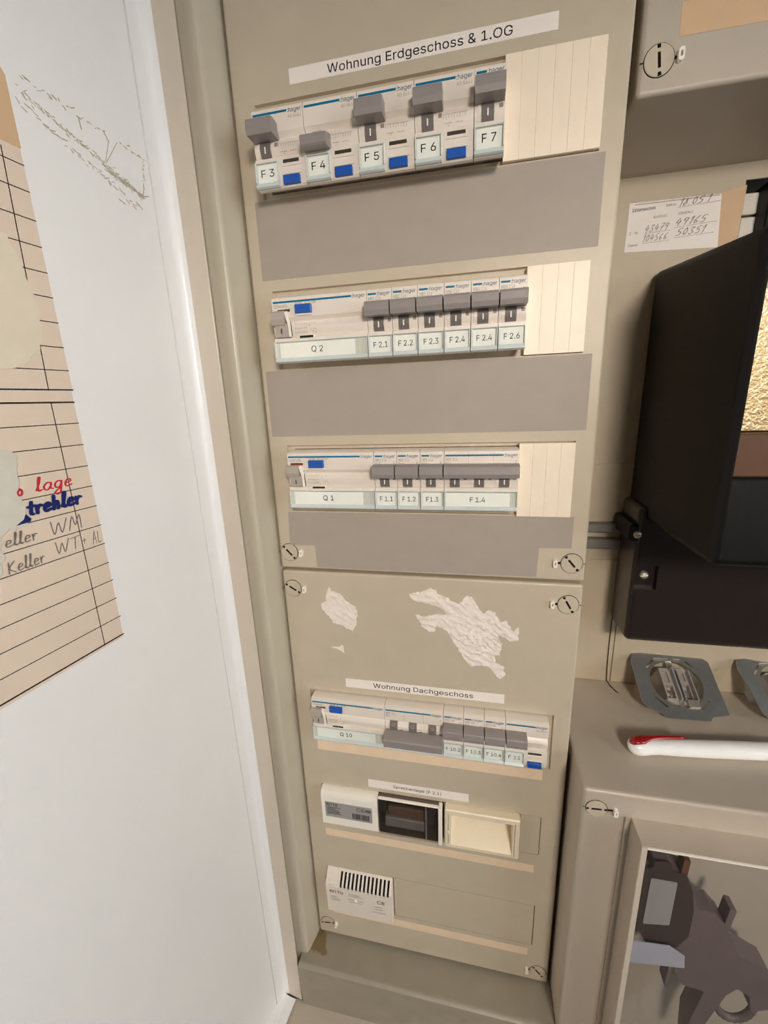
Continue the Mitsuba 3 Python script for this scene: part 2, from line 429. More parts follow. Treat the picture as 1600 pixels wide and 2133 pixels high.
def fit(poly, u0, u1, v, angle=0.0):
    b = poly.bounds
    poly = shapely.affinity.translate(poly, -b[0], 0)
    k_ = (u1 - u0) / (b[2] - b[0])
    poly = shapely.affinity.scale(poly, k_, 1, origin=(0, 0))
    if angle: poly = shapely.affinity.rotate(poly, angle, origin=(0, 0), use_radians=True)
    return shapely.affinity.translate(poly, u0, v)


for txt, xh, w, u0, u1, v, m, lab in (('o', .0034, .0008, -.1345, -.1318, .1010, 'm_red_ink', None), ('lage', .0038, .0006, -.1258, -.1068, .1012, 'm_red_ink', 'red handwriting'), ('trehler', .0042, .0014, -.1322, -.1035, .0905, 'm_navy', 'bold navy handwriting'),
                                       ('eller', .0034, .00036, -.1450, -.1302, .0775, 'm_pencil', 'pencil handwriting'), ('WM', .0046, .00036, -.1228, -.1068, .0768, 'm_pencil', None),
                                       ('Keller', .0036, .00036, -.1468, -.1296, .0645, 'm_pencil', None), ('WT', .0042, .00036, -.1228, -.1092, .0660, 'm_pencil', None), ('+', .0040, .00036, -.1085, -.1062, .0660, 'm_pencil', None), ('AL', .0042, .00036, -.1030, -.0976, .0652, 'm_pencil', None)):
    kk = add(SL + '__handwriting', DOOR.flat(fit(write(txt, xh, w, .12), u0, u1, v), .0009 if u0 < -.131 else .0003, .00007), m)
    if lab: tag(kk, lab)
add(SL + '__handwriting', DOOR.flat(Polygon([(-.1385, .0868), (-.1320, .0872), (-.1312, .0885), (-.1332, .0915), (-.1345, .0890)]), .0009, .00007), 'm_navy')

# ------------------------------------------------------------------ cover plates
def plate(z0, z1, cuts):
    body = rbx(0.0, .25, 0.0, .0205, z0, z1, .0022)
    return sub(body, *cuts)


ROWS = {1: (.0224, .2775, .0200), 2: (.0222, .1692, .0160), 3: (.0220, .0589, .0145), 4: (.0209, -.1695, .0105)}        # x of the first device, z of their lower edge, how far they stand out
TRAY = {1: (.2806, .3362), 2: (.1663, .2216), 3: (.0525, .1073), 4: (-.1802, -.1234)}
HOLE = {1: .1803, 2: .1974, 3: .1974, 4: .2313}
MW, DH = .0175, .0448


def cuts(r):
    x0, zb, P = ROWS[r]
    t0, t1 = TRAY[r]
    return [bx(.0160, .2362, -.01, .0032, t0, t1), bx(x0 - .0006, HOLE[r] + .0004, -.01, .0130, zb + .0068, zb + DH + .0006)]


UP = thing('cover_plate', 'upper beige cover plate holding the three upper rows of breakers', 'cover plate')
add(UP, plate(0.0, .66, cuts(1) + cuts(2) + cuts(3)), 'm_plate', smooth=30, fixed=True)
LO = thing('cover_plate', 'lower beige cover plate with torn paper remnants and the intercom units', 'cover plate')
c56 = [bx(.0192, .1432, -.01, .0150, -.2800, -.2352), bx(.1438, .2138, -.05, .05, -.2812, -.2345), bx(.2142, .2322, -.01, .0022, -.2812, -.2352),
       bx(.0168, .0900, -.01, .0120, -.4032, -.3478), bx(.0896, .2324, -.01, .0030, -.4020, -.3468)]
add(LO, plate(-.4530, -.0026, cuts(4) + c56), 'm_plate', smooth=30, fixed=True)
for x0, x1, z0, z1 in ((.0094, .2401, .2292, .2798), (.0043, .2422, .1147, .1653)):
    add(UP + '__label_field', PANEL.flat(rect(x0, x1, z0, z1), 0, .00025), 'm_grey_label')
add(UP + '__label_field', PANEL.flat([(.0117, .0515), (.2390, .0515), (.2390, .0268), (.2158, .0263), (.2150, .0024), (.0338, .0018), (.0334, .0219), (.0105, .0215)], 0, .00025), 'm_grey_label')
for kk in ('', '_001', '_002'): tag(UP + '__label_field' + kk, 'grey label field')
for x0, x1, z0, z1 in ((.0188, .2302, -.1930, -.1822), (.0190, .2286, -.3038, -.2945), (.0196, .2283, -.4174, -.4078)):
    add(LO + '__label_field', PANEL.flat(rect(x0, x1, z0, z1), 0, .00025), 'm_tan_label')
for kk in ('', '_001', '_002'): tag(LO + '__label_field' + kk, 'tan label strip')
add(LO + '__insert', bx(.2145, .2316, .0004, .0020, -.2806, -.2359), 'm_plate')
add(LO + '__insert', bx(.0904, .2316, .0002, .0028, -.4016, -.3476), 'm_plate')


def lock(parent, x, z, y, ang, clip, R=.0077, wear=True):
    """quarter-turn lock: disc with a slot, two notches and a loop beside it"""
    def disc(r, h0, h1):
        m = trimesh.creation.cylinder(r, h1 - h0, sections=32)
        m.apply_translation((0, 0, (h0 + h1) / 2))
        return Plane((x, y, z), (1, 0, 0), (0, 0, 1)).put(m)
    pl = Plane((x, y, z), (1, 0, 0), (0, 0, 1))
    k = add(parent + '__lock', cat(disc(R, -.0002, .0005), disc(R - .0004, .0005, .0007)), 'm_plate')
    tag(k, 'quarter-turn lock')
    add(k + '__rim', disc(R + .00042, -.0002, .00012), 'm_gap')
    a = math.radians(ang); ca, sa = math.cos(a), math.sin(a)
    rot = lambda pts: Polygon([(ca * u - sa * v, sa * u + ca * v) for u, v in pts])
    w, l = .00075, .0037
    add(k + '__slot', pl.flat(rot([(-l, -w), (l, -w), (l, w), (-l, w)]), .00071, .00003), 'm_gap')
    add(k + '__notch', pl.flat(unary_union([rot([(s * .0056, -.0008), (s * .0074, -.0010), (s * .0074, .0010), (s * .0056, .0008)]) for s in (-1, 1)]), .00071, .00003), 'm_gap')
    s = 1 if clip > 0 else -1
    e = R * s
    add(k + '__tongue', pl.flat(rect(min(e, clip - s * .001), max(e, clip - s * .001), -.0008, .0008), 0, .00010), 'm_gap')
    add(k + '__tongue', pl.flat(rect(min(-e - s * .0022, -e), max(-e - s * .0022, -e), -.00022, .00022), 0, .00010), 'm_gap')
    lp = ext(rrect(-.0015, .0015, -.0031, .0031, .0014).difference(rrect(-.0006, .0006, -.0013, .0013, .0005)), .0030)
    lp.apply_translation((clip, 0, 0))
    add(k + '__loop', pl.put(lp), 'm_offwhite')


lock(UP, .0092, .0148, 0, -48, .0113)
lock(UP, .2400, .0147, 0, -50, -.0120)
lock(LO, .0092, -.0194, 0, -32, .0110)
lock(LO, .2399, -.0198, 0, -60, -.0118)
lock(LO, .0110, -.4360, 0, 10, .0100)
lock(LO, .2395, -.4380, 0, -50, -.0110)


# ------------------------------------------------------------------ breakers
def profile(P):
    return [(-.0115, .0085), (0, .0078), (P - .0060, .0012), (P - .0040, 0), (P - .0010, 0), (P + .0002, .0010), (P + .0004, .0150), (P + .0002, .0170), (P - .0022, .0175), (P - .0012, .0192), (P - .0003, .0216), (P - .0002, .0240), (P - .0012, .0264),
            (P - .0026, .0282), (P - .0008, .0300), (P - .0001, .0307), (P, .0316), (P, .0424), (P - .0005, .0437), (P - .0018, .0445), (P - .0040, DH), (-.0115, DH)]


def barrel(P, z):
    pr = np.array([(.0175, P - .0022), (.0192, P - .0012), (.0216, P - .0003), (.0240, P - .0002), (.0264, P - .0012), (.0282, P - .0026)])
    return float(np.interp(z, pr[:, 0], pr[:, 1]))


def on_barrel(poly_pts, x0, P, t=.0001, lift=.00005):
    """a thin patch lying on the curved barrel; (x0, x1, z0, z1)"""
    a, b, z0, z1 = poly_pts
    zs = np.linspace(z0, z1, 6)
    pts = [(barrel(P, z) + lift + t, z) for z in zs] + [(barrel(P, z) + lift, z) for z in zs[::-1]]
    return prism_x(pts, x0 + a, x0 + b)


def local(x0, zb, P):
    return Plane((x0, -P, zb), (1, 0, 0), (0, 0, 1))


def label_parts(k, x0, zb, P, a, b, text, pa=None, pb=None, h=.0040, tw=None):
    """paper strip with lettering under a clear flap with pale edges, from x0 + a to x0 + b"""
    pl = local(x0, zb, P + .0004)
    pa = a + .0012 if pa is None else pa; pb = b - .0012 if pb is None else pb
    if pb < b - .003:
        add(k + '__label_back', pl.flat(rect(a + .0004, b - .0004, .0030, .0140), .00002, .00008), 'm_labelback')
    add(k + '__label_strip', pl.flat(rect(pa, pb, .0034, .0134), .0001, .0002), 'm_strip')
    tw = tw or len(text.replace('.', '')) * h * .72
    add(k + '__lettering', letters(text, h, pl, (pa + pb) / 2, .0066, .0003, width=tw, center=True), 'm_ink')
    fr = prism_x([(P - .002, .0002), (P + .0014, .0002), (P + .0026, .0008), (P + .0026, .0014), (P + .0012, .0034), (P + .0003, .0034)], x0 + a, x0 + b)
    rim = cat(fr, bx(x0 + a, x0 + a + .0006, -P - .0024, -P + .001, .0034, .0146), bx(x0 + b - .0006, x0 + b, -P - .0024, -P + .001, .0034, .0146), bx(x0 + a, x0 + b, -P - .0014, -P, .0140, .0147))
    rim.apply_translation((0, 0, 0))
    rim = rim.copy(); rim.vertices[:, 2] += zb
    add(k + '__label_holder', rim, 'm_holder')
    y = -P - .0023
    v = np.array([(x0 + a + .0006, y, zb + .0030), (x0 + b - .0006, y, zb + .0030), (x0 + b - .0006, -P - .0014, zb + .0142), (x0 + a + .0006, -P - .0014, zb + .0142)])
    add(k + '__label_cover', (v, np.array([[0, 1, 2, 3]])), 'm_clear')


def device(name, label, cat_, row, slot, n, group=None):
    x0, zb, P = ROWS[row]; x0 = x0 + slot * MW
    k = thing(name, label, cat_, group)
    b = prism_x(profile(P), x0 + .00015, x0 + n * MW - .00015); b.vertices[:, 2] += zb
    add(k + '__body', b, 'm_body', smooth=25)
    pl = local(x0, zb, P)
    W = n * MW
    ltw = .0092
    add(k + '__stripe', pl.flat(rect(.0010, W - .0012 - ltw - .0004, .0403, .0415), .00005, .0001), 'm_stripe')
    add(k + '__logo', letters(':hager', .0023, pl, W - .0012 - ltw, .0398, .00005, width=ltw), 'm_logo')
    for j in range(1, n):
        if name == 'circuit_breaker' and n > 1:
            add(k + '__seam', pl.flat(rect(j * MW - .0001, j * MW + .0001, .0318, .0430), .00002, .00008), 'm_faint')
    return k, x0, zb, P, pl, W


def up(m, zb):
    m.vertices[:, 2] += zb
    return m


def toggle(k, x0, zb, P, W, mods=(0,), w0=.0004, down=False):
    """lever across the poles with a stem in each pole"""
    if not down:
        prof = [(P - .003, .0350), (P + .0070, .0352), (P + .0098, .0344), (P + .0104, .0332), (P + .0108, .0288), (P + .0098, .0259), (P + .0010, .0264), (P - .003, .0264)]
    else:
        prof = [(P - .003, .0205), (P + .0010, .0205), (P + .0100, .0180), (P + .0110, .0170), (P + .0106, .0104), (P + .0096, .0096), (P + .0060, .0094), (P - .003, .0094)]
    t = add(k + '__toggle', up(prism_x(prof, x0 + w0, x0 + W - w0), zb), 'm_grey', smooth=15)
    for j in mods:
        a = x0 + j * MW
        z0, z1 = (.0172, .0262) if not down else (.0195, .0304)
        zs = np.linspace(z0, z1, 6)
        st = [(barrel(P, z) + .0007, z) for z in zs] + [(P - .004, z1), (P - .004, z0)]
        s = add(t + '__stem', up(prism_x(st, a + .0043, a + .0113), zb), 'm_stem', smooth=25)
        pl = local(a, zb, barrel(P, .0225) + .0008)
        if not down:
            add(t + '__mark', pl.flat(rrect(.0074, .0082, .0196, .0234, .0003), .0001, .00012), 'm_strip')
        else:
            pl = local(a, zb, barrel(P, .026) + .0012)
            ring = shapely.Point(.0078, .0265).buffer(.0017).difference(shapely.Point(.0078, .0265).buffer(.0011))
            add(t + '__mark', pl.flat(ring, .0003, .00012), 'm_faint')
        if not down:
            add(k + '__indicator', up(on_barrel((.0141, .0163, .0230, .0254), a, P), zb), 'm_indicator')
            add(k + '__collar', up(on_barrel((.0020, .0040, .0185, .0262), a, P, .0004), zb), 'm_body')
        else:
            add(k + '__indicator', up(on_barrel((.0140, .0160, .0196, .0212), a, P), zb), 'm_redwin')


def mcb(row, slot, text, label, n=1, group=None, down=False, h=.0036, tw=None, model='MBS 116'):
    k, x0, zb, P, pl, W = device('circuit_breaker', label, 'circuit breaker', row, slot, n, group)
    add(k + '__print', letters(model, .0021, pl, .0012, .0370, .00005, width=.0085), 'm_print')
    add(k + '__print', letters('B16', .0019, pl, .0012, .0344, .00005, width=.0040), 'm_print')
    add(k + '__print', letters('2', .0020, pl, W - .0030, .0350, .00005), 'm_print')
    toggle(k, x0, zb, P, W, range(n), down=down)
    label_parts(k, x0, zb, P, .0003, W - .0003, text, h=h, tw=tw, pb=(W - .0055 if n > 1 else None))
    return k


def combo(row, slot, text, label, down=False, h=.0042, group=None):
    """two-module breaker with residual current trip: toggle and label left, window and test button right"""
    k, x0, zb, P, pl, W = device('residual_current_breaker', label, 'circuit breaker', row, slot, 2, group)
    add(k + '__print', letters('AD 866J', .0017, pl, W - .0102, .0368, .00005, width=.0088), 'm_faint')
    if not down:
        toggle(k, x0, zb, P, MW, (0,))
    else:
        prof = [(P - .003, .0245), (P + .0006, .0245), (P + .0100, .0214), (P + .0108, .0204), (P + .0106, .0160), (P + .0094, .0152), (P + .0040, .0160), (P - .003, .0170)]
        t = add(k + '__toggle', up(prism_x(prof, x0 + .0004, x0 + MW - .0006), zb), 'm_grey', smooth=15)
        zs = np.linspace(.0235, .0276, 5)
        add(t + '__stem', up(prism_x([(barrel(P, z) + .0012, z) for z in zs] + [(P - .004, .0276), (P - .004, .0235)], x0 + .0050, x0 + .0112), zb), 'm_grey')
    r = np.random.default_rng(slot + row * 10)
    dl = []
    for i in range(9):
        u = .0172 + i * .0016
        dl += [[(u, .0215 + r.uniform(0, .001)), (u, .0240)], [(u, .0242), (u + r.uniform(.0004, .0012), .0242)]]
    dl += [[(.0180, .0200), (.0222, .0200)], [(.0245, .0200), (.0285, .0200)], [(.0200, .0187), (.0210, .0205)]]
    m = ext(ribbon(dl, .00022), .0001)
    v = m.vertices.copy()
    hh = np.array([barrel(P, z) for z in v[:, 1]])
    m.vertices = np.stack([x0 + v[:, 0], -(hh + .00008 + v[:, 2]), zb + v[:, 1]], 1)
    add(k + '__print', m, 'm_faint')
    label_parts(k, x0, zb, P, .0003, .0163, text, h=h)
    q = local(x0, zb, P + .0004)
    add(k + '__indicator', q.flat(rect(.0194, .0302, .0131, .0150), .00003, .0001), 'm_window')
    add(k + '__rib', cat(bx(x0 + .0186, x0 + .0316, -P - .0010, -P, zb + .0112, zb + .0118), bx(x0 + .0186, x0 + .0316, -P - .0010, -P, zb + .0066, zb + .0071)), 'm_body')
    add(k + '__test_button', rbx(x0 + .0192, x0 + .0306, -P - .0024, -P + .001, zb + .0008, zb + .0058, .0004), 'm_blue')
    return k


def rcd(row, text, label, win):
    k, x0, zb, P, pl, W = device('residual_current_switch', label, 'residual current switch', row, 0, 4)
    add(k + '__print', letters('CDS440D', .0020, pl, .0012, .0373, .00005, width=.0105), 'm_print')
    add(k + '__print', letters('40A  0,03A', .0020, pl, .0178, .0386, .00005, width=.0155), 'm_print')
    if win == 'm_redwin':
        add(k + '__indicator', pl.flat(rect(.0026, .0128, .0345, .0363), .00005, .0001), win)
    else:
        add(k + '__indicator', pl.flat([(.0042, .0360), (.0135, .0362), (.0135, .0345), (.0117, .0345), (.0117, .0350), (.0042, .0350)], .00005, .0001), win)
    add(k + '__test_button', rbx(x0 + .0180, x0 + .0302, -P - .0024, -P + .001, zb + .0325, zb + .0384, .0006), 'm_blue')
    add(k + '__button_seat', bx(x0 + .0184, x0 + .0300, -P - .0016, -P + .001, zb + .0312, zb + .0326, .0003), 'm_body')
    # lever: grey-beige paddle with a black I on its foot, and the white fork beside it
    lv = add(k + '__lever', cat(up(prism_x([(P - .003, .0346), (P + .0030, .0348), (P + .0046, .0336), (P + .0050, .0290), (P + .0030, .0255), (P - .003, .0250)], x0 + .0002, x0 + .0100), zb),
                                up(prism_x([(P - .003, .0262), (P + .0020, .0262), (P + .0006, .0176), (P - .003, .0176)], x0 + .0018, x0 + .0126), zb)), 'm_lever', smooth=20)
    add(lv + '__mark', local(x0, zb, P + .0015).flat(rect(.0062, .0068, .0200, .0232), .0001, .0003), 'm_ink')
    fork = ribbon([[(.0106, .0335), (.0112, .0300), (.0122, .0272), (.0128, .0240), (.0130, .0180)]], .0011)
    add(k + '__fork', pl.flat(fork, -.0010, .0034), 'm_offwhite')
    add(k + '__groove', pl.flat(ribbon([[(.0135, .0278), (.0137, .0225), (.0140, .0180)]], .00030), .0000, .0003), 'm_gap')
    dl = []
    for i in range(7):
        u = .0165 + i * .0014
        dl += [[(u, .0195), (u, .0258)], [(u - .0004, .0262), (u + .0004, .0262)]]
    dl += [[(.0160, .0232), (.0258, .0232)], [(.0160, .0206), (.0250, .0206)], [(.0268, .0248), (.0282, .0248)], [(.0275, .0240), (.0275, .0256)], [(.0272, .0210), (.0288, .0222)], [(.0305, .0256), (.0310, .0264), (.0315, .0256)],
           [(.0298, .0200), (.0322, .0200), (.0322, .0222), (.0298, .0222), (.0298, .0200)]]
    m = ext(ribbon(dl, .0002), .0001)
    v = m.vertices.copy(); hh = np.array([barrel(P, z) for z in v[:, 1]])
    m.vertices = np.stack([x0 + v[:, 0], -(hh + .00008 + v[:, 2]), zb + v[:, 1]], 1)
    add(k + '__print', m, 'm_faint')
    label_parts(k, x0, zb, P, .0003, W - .0003, text, pa=.0040, pb=.0605, h=.0040)
    w = add(k + '__lower_window', bx(x0 + .0190, x0 + .0306, -P - .0012, -P + .001, zb + .0158, zb + .0182, .0003), 'm_offwhite')
    add(w + '__pane', bx(x0 + .0200, x0 + .0302, -P - .0013, -P - .0010, zb + .0163, zb + .0178), 'm_dark')
    return k


G1, G2, G3, G4 = 'combined breakers in the top row', 'single breakers in the second row', 'single breakers in the third row', 'single breakers in the bottom row'
for i, (t, lab) in enumerate((('F 3', 'two-module breaker F 3 at the left end of the top row, grey lever up'), ('F 4', 'two-module breaker F 4 in the top row, the only one with its lever tripped down'),
                              ('F 5', 'two-module breaker F 5 in the top row, just right of the tripped one'), ('F 6', 'two-module breaker F 6 in the top row, next to the narrow breaker'))):
    combo(1, 2 * i, t, lab, down=(t == 'F 4'), group=G1)
mcb(1, 8, 'F 7', 'narrow breaker F 7 in the top row, touching the wide cream blank cover', h=.0044, tw=.0082)
rcd(2, 'Q 2', 'wide residual current switch Q 2 at the left end of the second row', 'm_window')
for i, (t, lab) in enumerate((('F 2.1', 'single breaker F 2.1 in the second row, right beside the wide switch'), ('F 2.2', 'second single breaker from the wide switch in the second row, labelled F 2.2'), ('F 2.3', 'third single breaker from the wide switch in the second row, labelled F 2.3'),
                              ('F 2.4', 'fourth single breaker in the second row, left of the two marked F 2.4'), ('F 2.4', 'fifth single breaker in the second row, right of the two marked F 2.4'), ('F 2.6', 'single breaker F 2.6 in the second row, touching the cream blank cover'))):
    mcb(2, 4 + i, t, lab, h=.0036, tw=.0100, group=G2)
rcd(3, 'Q 1', 'wide residual current switch Q 1 with a red window in the third row', 'm_redwin')
for i, (t, lab) in enumerate((('F 1.1', 'single breaker F 1.1 in the third row, right beside the wide switch'), ('F 1.2', 'single breaker F 1.2 in the third row, middle one of the three'), ('F1.3', 'single breaker F1.3 in the third row, left beside the three-pole breaker'))):
    mcb(3, 4 + i, t, lab, h=.0036, tw=.0100 if i < 2 else .0090, group=G3)
mcb(3, 7, 'F 1.4', 'three-pole breaker F 1.4 with one long raised grey lever in the third row', n=3, h=.0036, tw=.0108, model='MBS 316')
rcd(4, 'Q 10', 'wide residual current switch Q 10 at the left of the bottom breaker row', 'm_window')
mcb(4, 4, 'F 10.1', 'three-pole breaker with its long grey lever switched down in the bottom row', n=3, down=True, h=.0030)
for i, (t, lab) in enumerate((('F 10.2', 'single breaker F 10.2 in the bottom row, right beside the lowered long lever'), ('F 10.3', 'single breaker F 10.3 in the bottom row, middle one of the three'), ('F 10.4', 'single breaker F 10.4 in the bottom row, left beside the two-module breaker'))):
    mcb(4, 7 + i, t, lab, h=.0034, tw=.0125, group=G4)
combo(4, 10, 'F 11', 'two-module breaker F 11 with a blue button at the right end of the bottom row', h=.0034)

# ------------------------------------------------------------------ blank covers, label tapes, paper remnants
for lab, x0, x1, z0, z1, n in (('wide cream blank cover of six strips at the right of the top row', .1800, .2360, .2812, .3352, 6), ('cream blank cover of four strips at the right of the second row', .1978, .2360, .1665, .2212, 4),
                               ('cream blank cover of four strips at the right of the third row', .1978, .2358, .0518, .1064, 4)):
    k = thing('blank_cover', lab, 'blank cover')
    add(k + '__base', bx(x0 + .0001, x1 - .0001, -.0023, .0031, z0 + .0001, z1 - .0001), 'm_cream')
    w = (x1 - x0) / n
    for j in range(n):
        add(k + '__strip', bx(x0 + j * w + (.00012 if j else 0), x0 + (j + 1) * w - (.00012 if j < n - 1 else 0), -.0026, -.0022, z0, z1, .00012), 'm_cream')

for lab, x0, x1, z0, z1, text, u0, u1, h, rot in (
        ('long white label tape reading Wohnung Erdgeschoss & 1.OG above the top row', .0426, .2091, .3434, .3520, 'Wohnung Erdgeschoss & 1.OG', .0690, .1837, .0047, 0),
        ('white label tape reading Wohnung Dachgeschoss above the bottom breaker row', .0525, .1950, -.1170, -.1078, 'Wohnung Dachgeschoss', .0789, .1686, .0046, 0),
        ('white label tape reading Sprechanlage (F 2.1) above the intercom units', .0686, .1664, -.2306, -.2212, 'Sprechanlage (F 2.1)', .0939, .1406, .0032, 0)):
    k = thing('label_tape', lab, 'label')
    add(k, PANEL.flat(rect(x0, x1, z0, z1), 0, .0002), 'm_paper', fixed=True)
    add(k + '__lettering', letters(text, h, PANEL, u0, (z0 + z1) / 2 - h * .5, .0002, width=u1 - u0), 'm_ink')

BIG = [(.1141, -.0184), (.1181, -.0172), (.1261, -.0154), (.1323, -.0122), (.137, -.0136), (.1375, -.0166), (.1461, -.0202), (.1556, -.0253), (.1623, -.0167), (.1657, -.0175), (.1692, -.0225), (.1723, -.0289), (.1753, -.0325), (.1794, -.029), (.1844, -.0305), (.1897, -.0391),
       (.1937, -.0374), (.1973, -.0432), (.1999, -.0469), (.2041, -.0421), (.204, -.0546), (.1977, -.0558), (.1926, -.0523), (.1876, -.0518), (.1912, -.0593), (.1898, -.0694), (.1856, -.0708), (.1866, -.0768), (.1936, -.0811), (.1947, -.0892), (.1906, -.0931), (.1861, -.0881),
       (.1816, -.0824), (.1755, -.081), (.1659, -.0831), (.1614, -.0784), (.1578, -.0716), (.1524, -.0619), (.1462, -.0514), (.1373, -.0462), (.1346, -.0524), (.131, -.0531), (.1248, -.0482), (.1213, -.0415), (.1192, -.0373), (.1267, -.0391), (.1374, -.0353), (.1453, -.0353),
       (.1435, -.031), (.1374, -.0285), (.1286, -.0262), (.1197, -.0249), (.1153, -.0222)]
SMALL = [(.0429, -.0159), (.0464, -.0207), (.0531, -.0223), (.0584, -.029), (.0658, -.0335), (.0678, -.0385), (.0664, -.0499), (.0625, -.0582), (.0568, -.0553), (.0511, -.0522), (.0452, -.0516), (.0408, -.0436), (.0353, -.0388), (.0343, -.0337), (.039, -.0293), (.0405, -.0221)]
BIT = [(.0384, -.0757), (.0456, -.0751), (.0526, -.0738), (.0536, -.0815), (.0490, -.0785), (.0455, -.0768)]
for pts, lab, sd in ((BIG, 'large ragged remnant of torn-off white paper on the lower cover plate', 1), (SMALL, 'smaller torn white paper remnant near the left lock of the lower plate', 2), (BIT, 'tiny scrap of white paper left below the smaller remnant', 3)):
    k = thing('paper_remnant', lab, 'paper')
    add(k, PANEL.flat(ragged(pts, .00035, .0014, sd), 0, .0003), 'm_torn', fixed=True)

# ------------------------------------------------------------------ intercom units in the lower plate
PL = thing('power_supply', 'white intercom power supply with a silver rating label at the left of the fifth row', 'power supply')
prof = [(-.013, -.2785), (.0066, -.2785), (.0078, -.2772), (.0080, -.2440), (.0074, -.2405), (.0055, -.2372), (.0025, -.2360), (-.013, -.2360)]
add(PL + '__body', prism_x(prof, .0203, .0787), 'm_offwhite', smooth=30)
q = Plane((0, -.0080, 0), (1, 0, 0), (0, 0, 1))
add(PL + '__rating_label', q.flat(rect(.0242, .0730, -.2675, -.2487), 0, .00012), 'm_silver')
add(PL + '__lettering', letters('RITTO', .0032, q, .0258, -.2535, .00012, width=.0115, bold=True), 'm_ink')
add(PL + '__lettering', letters('CE', .0040, q, .0572, -.2550, .00012, width=.0085), 'm_ink')
r = np.random.default_rng(9)
add(PL + '__lettering', cat(*[q.flat(rect(.0258, .0258 + r.uniform(.007, .016), z, z + .0006), .00012, .00006) for z in (-.2556, -.2572, -.2588, -.2604, -.2620, -.2636)]), 'm_ink')
bars, u = [], .0525
while u < .0702:
    w = r.choice([.0003, .0006, .0009]); bars.append(rect(u, u + w, -.2655, -.2585)); u += w + r.choice([.0003, .0005])
add(PL + '__barcode', q.flat(unary_union(bars), .00012, .00006), 'm_ink')
add(PL + '__lettering', q.flat(unary_union([rect(.0662, .0722, z, z + .0007) for z in (-.2548, -.2536, -.2524)]), .00012, .00006), 'm_ink')

FU = thing('fuse_holder', 'dark unit behind a smoked clear flap with a white right edge in the fifth row', 'intercom unit')
add(FU + '__body', cat(sub(bx(.0793, .1421, -.0060, .0145, -.2790, -.2358, .0008), bx(.0803, .1385, -.02, .0085, -.2780, -.2366))), 'm_fuse')
add(FU + '__bezel', bx(.1383, .1421, -.0088, .0, -.2795, -.2352, .0008), 'm_offwhite')
add(FU + '__bezel', bx(.0793, .1385, -.0070, -.0040, -.2368, -.2352, .0004), 'm_offwhite')
add(FU + '__terminal', bx(.0850, .1250, .0030, .0084, -.2520, -.2420, .0008), 'm_fusetop')
add(FU + '__terminal', bx(.0870, .1240, .0010, .0084, -.2640, -.2525, .0008), 'm_fusemid')
add(FU + '__terminal', bx(.0840, .1245, -.0010, .0084, -.2765, -.2645, .0010), 'm_silver')
add(FU + '__rib', cat(*[bx(.0805, .1383, -.0062, -.0050, z, z + .0010, .0002) for z in (-.2386, -.2412)]), 'm_window')
add(FU + '__rib', bx(.1255, .1272, -.0062, -.0045, -.2778, -.2370, .0002), 'm_silver')
v = np.array([(.0795, -.0075, -.2788), (.1384, -.0075, -.2788), (.1384, -.0075, -.2372), (.0795, -.0075, -.2372), (.0795, -.004, -.2355), (.1384, -.004, -.2355)])
add(FU + '__flap', (v, np.array([[0, 1, 2, 3], [3, 2, 5, 4]])), 'm_smoke')

DI = thing('recessed_dish', 'cream plastic insert with a deep sloping hollow in the fifth row', 'intercom unit')
blk = bx(.1444, .2132, -.0078, .0300, -.2808, -.2350, .0010)
cav = prism_x([(.02, -.2780), (.0068, -.2780), (-.026, -.2520), (-.026, -.2440), (.0068, -.2405), (.02, -.2405)], .1502, .2070)
gr = [bx(.1474, .1481, -.02, -.0060, -.2770, -.2395), bx(.2084, .2090, -.02, -.0060, -.2790, -.2395)]
add(DI + '__body', sub(blk, cav, *gr), 'm_ivory')
add(DI + '__hinge', bx(.1472, .1484, -.0088, -.0070, -.2635, -.2600, .0003), 'm_offwhite')

VT = thing('vented_transformer', 'small white vented transformer with a row of dark slots at the lower left', 'transformer')
prof = [(-.011, -.3482), (0, -.3482), (.0105, -.3588), (.0108, -.3615), (.0092, -.4000), (.0080, -.4022), (-.011, -.4022)]
body = prism_x(prof, .0175, .0893)
n, x0, pit = 16, .0192, .00428
slots = []
for j in range(n):
    a = x0 + j * pit + .0012
    slots.append(prism_x([(-.0005, -.3500), (.02, -.3500), (.02, -.3628), (.0100, -.3628), (.0085, -.3610)] if j > 2 else [(.0004, -.3490), (.02, -.3490), (.02, -.3620), (.0100, -.3620), (.0098, -.3592)], a, a + .0021))
add(VT + '__body', sub(body, *slots), 'm_body')
add(VT + '__slot', cat(*[prism_x([(-.0004, -.3500), (.0014, -.3500), (.0098, -.3590), (.0096, -.3627), (.0086, -.3610)], x0 + j * pit + .0012, x0 + j * pit + .0033) for j in range(3, n)]), 'm_gap')
qm = Plane((0, -.0108 + .0016 * 0, -.3615), (1, 0, 0), (0, math.sin(math.atan2(.0016, .0385)) * -1, math.cos(math.atan2(.0016, .0385))))
qm = Plane((0, -.01085, -.3615), (1, 0, 0), (0, -.0415, .99914))
add(VT + '__lettering', letters('RITTO', .0036, qm, .0215, -.0090, .0001, width=.0150, bold=True), 'm_pencil')
add(VT + '__lettering', letters('CE', .0042, qm, .0735, -.0120, .0001, width=.0085), 'm_pencil')
add(VT + '__lettering', cat(*[qm.flat(rect(a, a + w, z, z + .0006), .0001, .00006) for a, w, z in ((.0420, .0120, -.0068), (.0430, .0160, -.0092), (.0220, .0070, -.0150), (.0220, .0110, -.0178), (.0225, .0100, -.0206), (.0410, .0180, -.0150), (.0430, .0140, -.0185), (.0700, .0090, -.0180), (.0710, .0090, -.0215), (.0680, .0150, -.0262))]), 'm_faint')
d = trimesh.creation.icosphere(subdivisions=2, radius=.0018); d.apply_scale((1, .45, 1)); d.apply_translation((.0500, -.0103, -.3765))
